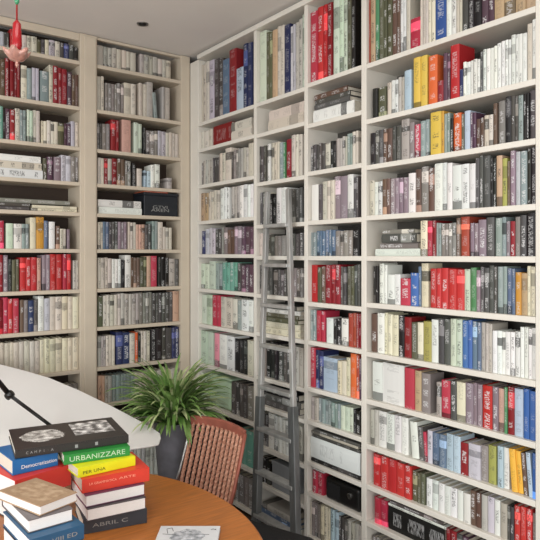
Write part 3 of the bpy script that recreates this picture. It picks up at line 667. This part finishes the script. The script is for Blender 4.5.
# ------------------------------------------------------------------ plant
pp = cp(-.63, 3.95, 0)
pl = empty('potted_plant', 'bushy green plant with long arching leaves in tall grey pot', 'plant', pp)
ZP = .83
obj('pot', lathe(bmesh.new(), [(.078,0),(.080,.02),(.088,.40),(.122,ZP-.01),(.125,ZP),(.113,ZP),(.108,ZP-.03),(.001,ZP-.03)], 48), M['pot'], pl, smooth=True)
obj('soil', lathe(bmesh.new(), [(.001,ZP-.028),(.099,ZP-.028),(.09,ZP-.018),(.001,ZP-.012)], 32), M['soil'], pl, smooth=True)
def foliage(n, rnd):
    bm = bmesh.new()
    for i in range(n):
        a = rnd.uniform(0, 2*PI); el = rnd.uniform(.45, 1.55); ln = rnd.uniform(.28,.44)*(1 if el < 1.0 else 1.22)
        d = Vector((math.cos(a), math.sin(a), 0)); side = Vector((-d.y, d.x, 0))
        p = Vector((d.x*.05*rnd.random(), d.y*.05*rnd.random(), ZP-.02)); w0 = rnd.uniform(.011,.017)
        prev = None; K = 9; tw = rnd.uniform(-.5,.5); bend = rnd.uniform(1.1,2.2)*(1 if el > .5 else .8); e = el
        for k in range(K+1):
            f = k/K; w = w0*(.55+1.2*f)*(1-f)**.55+.0004
            s = side*math.cos(tw)+Vector((0,0,1))*math.sin(tw)*.6
            L_, R2 = bm.verts.new(p-s*w), bm.verts.new(p+s*w); Mi = bm.verts.new(p-Vector((0,0,w*.35)))
            if prev:
                bm.faces.new((prev[0],prev[1],Mi,L_)); bm.faces.new((prev[1],prev[2],R2,Mi))
            prev = (L_,Mi,R2)
            p = p+(d*math.cos(e)+Vector((0,0,1))*math.sin(e))*ln/K; e -= bend/K*(.35+1.3*f)
    for f in bm.faces: f.material_index = 0
    return bm
rnd = random.Random(5)
obj('foliage', foliage(300, rnd), M['leaf'], pl, smooth=True)
obj('pale_foliage', foliage(110, rnd), M['leafl'], pl, smooth=True)

# ------------------------------------------------------------------ chair with woven back
ca = math.radians(-43)
hdir = RT*math.cos(ca)+FW*math.sin(ca)              # along the backrest, left to right in the photo
ctr = cp(-.385, 3.50, 0)
rz = math.atan2(hdir.y, hdir.x)
ch = empty('chair', 'wooden chair with slatted woven red-brown back behind the table', 'chair', ctr, rz)
# local frame: x along backrest, -y toward the table
W2 = .235
def bp(x, z):                                       # backrest surface: reclined, slightly curved
    f = (z-.45)/.45; return Vector((x, -.02+.13*f-.035*(1-(x/W2)**2)*-1*.0+.03*(1-(x/W2)**2), z))
ZB, ZT = .50, .895
tr = bmesh.new()
K = 14; rows = []
for i in range(K+1):
    x = -W2+2*W2*i/K; zt = ZT+.012*(1-(x/W2)**2)
    rows.append([tr.verts.new(bp(x,zt)+Vector((0,dy,dz))) for dy, dz in ((-.012,-.032),(.012,-.032),(.012,.022),(-.012,.022))])
for P, Q in zip(rows, rows[1:]):
    for k in range(4): tr.faces.new((P[k],P[(k+1)%4],Q[(k+1)%4],Q[k]))
tr.faces.new(rows[0]); tr.faces.new(rows[-1][::-1])
obj('top_rail', tr, M['chairw'], ch, bevel=.006)
br_ = bmesh.new()
tube(br_, [bp(-W2+2*W2*i/10, ZB) for i in range(11)], .012, 10); obj('bottom_rail', br_, M['chairw'], ch, smooth=True)
for s in (-1,1):
    obj('side_post', tube(bmesh.new(), [bp(s*W2,.46)+Vector((0,-.02,0)), bp(s*W2,.6), bp(s*W2,.75), bp(s*W2,ZT)], .011, 10), M['chrome'] if s < 0 else M['chairw'], ch, smooth=True)
for i in range(12):
    x = -W2*.9+2*W2*.9*i/11
    bm = bmesh.new(); prev = None
    for k in range(25):
        z = ZB+(ZT-.01-ZB)*k/24; c = bp(x,z); wob = .0022*(1 if k % 2 else -1)
        R4 = [bm.verts.new(c+Vector((dx*(1+wob*60),dy+wob,0))) for dx, dy in ((-.0098,-.006),(.0098,-.006),(.0098,.006),(-.0098,.006))]
        if prev:
            for q in range(4): bm.faces.new((prev[q],prev[(q+1)%4],R4[(q+1)%4],R4[q]))
        prev = R4
    obj('strap', bm, M['strap'], ch)
bm = bmesh.new(); prev = None
for k in range(11):
    z = ZB+(ZT-.01-ZB)*k/10; row = [bm.verts.new(bp(-W2+.008+2*(W2-.008)*i/10, z)+Vector((0,.012,0))) for i in range(11)]
    if prev:
        for i in range(10): bm.faces.new((prev[i],prev[i+1],row[i+1],row[i]))
    prev = row
obj('back_gap_shade', bm, M['gapshade'], ch)  # added dark sheet, stands in for the shadow in the strap gaps
obj('seat', bx(-.23,.23,-.43,.0,.43,.465), M['chairw'], ch, bevel=.012, seg=3)
for s in (-1,1):
    obj('leg', tube(bmesh.new(), [(s*.21,-.40,.44),(s*.22,-.42,0)], [.017,.013], 12), M['chrome'], ch, smooth=True)
    obj('leg', tube(bmesh.new(), [(s*W2,-.035,.47),(s*.225,.05,0)], [.015,.013], 12), M['chrome'], ch, smooth=True)

# ------------------------------------------------------------------ black stool
e = (RT*.83-FW*.55).normalized()
sc_ = cp(-.075, 3.03, 0)
so = empty('stool', 'black padded square seat at the right of the table', 'stool', sc_, math.atan2(e.y, e.x))
bm = bx(-.23,.23,-.23,.23,.40,.47); obj('seat', bm, M['black'], so, bevel=.035, seg=5, smooth=True)
obj('seat_frame', bx(-.21,.21,-.21,.21,.375,.40), M['blackp'], so, bevel=.004)
for sx in (-1,1):
    for sy in (-1,1): obj('leg', tube(bmesh.new(), [(sx*.19,sy*.19,.38),(sx*.205,sy*.205,0)], [.018,.013], 12), M['blackp'], so, smooth=True)

# ------------------------------------------------------------------ ceiling spot and hanging glass
cl_ = cp(-.915, 4.38, CEIL)
t = empty('ceiling_spotlight', 'small round dark recessed spotlight in the ceiling', 'light', cl_)
obj('rim', lathe(bmesh.new(), [(.028,-.001),(.040,-.006),(.042,-.001),(.042,.0)][::-1], 28), M['chrome'], t, smooth=True)
obj('lamp_cup', lathe(bmesh.new(), [(.001,-.012),(.018,-.012),(.026,-.008),(.028,-.002),(.001,-.002)], 24), M['blackp'], t, smooth=True)
hp = cp(-1.083, 2.61, CEIL)
t = empty('pendant_lamp', 'small red and pink glass pendant hanging in the upper left corner', 'lamp', hp)
zr = lambda py: CAMZ+(HY-py)/F*2.61-CEIL
obj('cord', tube(bmesh.new(), [(0,0,0),(0,0,zr(20))], .0035, 8), M['redg'], t, smooth=True)
obj('canopy', lathe(bmesh.new(), [(.05,0),(.05,-.012),(.02,-.03),(.004,-.034)], 28), M['chrome'], t, smooth=True)
obj('green_bead', lathe(bmesh.new(), [(.003,zr(-4)),(.010,zr(-1)),(.010,zr(2)),(.003,zr(5))], 16), M['greeng'], t, smooth=True)
obj('glass_tube', lathe(bmesh.new(), [(.005,zr(20)),(.017,zr(24)),(.019,zr(36)),(.021,zr(46)),(.012,zr(51)),(.004,zr(53))], 20), M['redg'], t, smooth=True)
bm = bmesh.new(); n = 40; rings = []
for r, py in ((.006,62),(.030,60),(.046,55),(.052,51),(.049,51.5),(.040,55.5),(.026,59),(.006,60.5)):
    rings.append([bm.verts.new(((r+(.008*math.cos(6*2*PI*k/n) if r > .035 else 0))*math.cos(2*PI*k/n), (r+(.008*math.cos(6*2*PI*k/n) if r > .035 else 0))*math.sin(2*PI*k/n), zr(py)+(.008*math.cos(6*2*PI*k/n) if r > .045 else 0))) for k in range(n)])
for P, Q in zip(rings, rings[1:]):
    for k in range(n): bm.faces.new((P[k],P[(k+1)%n],Q[(k+1)%n],Q[k]))
bm.faces.new(rings[0]); 
obj('flower_cup', bm, M['pinkg'], t, smooth=True)
obj('drop', lathe(bmesh.new(), [(.002,zr(68)),(.007,zr(65)),(.006,zr(62)),(.003,zr(60))], 16), M['pinkg'], t, smooth=True)

# ------------------------------------------------------------------ light
def area(name, loc, target, sx, sy, power, col):
    d = bpy.data.lights.new(name, 'AREA'); d.shape = 'RECTANGLE'; d.size = sx; d.size_y = sy; d.energy = power; d.color = col
    o = bpy.data.objects.new(name, d); C.objects.link(o); o.location = loc
    o.rotation_euler = (Vector(target)-Vector(loc)).to_track_quat('-Z','Y').to_euler()
    return o
area('window_light', (-5.4, -3.4, 1.9), (0, -1.9, .7), 3.0, 1.8, 146, (.975,1,.99))
area('window_light', (-3.6, -7.2, 1.9), (-.6, -.6, .8), 3.2, 1.8, 110, (1,.985,.96))
area('overhead_fill', (-2.3, -3.0, CEIL-.06), (-2.3, -2.9, 0), 1.6, 1.6, 32, (1, .98, .95))  # unseen overhead fill, added to brighten the desk and table
w = bpy.data.worlds.new('world'); bpy.context.scene.world = w; w.use_nodes = True
w.node_tree.nodes['Background'].inputs[0].default_value = (.93,.96,1,1)
w.node_tree.nodes['Background'].inputs[1].default_value = .68
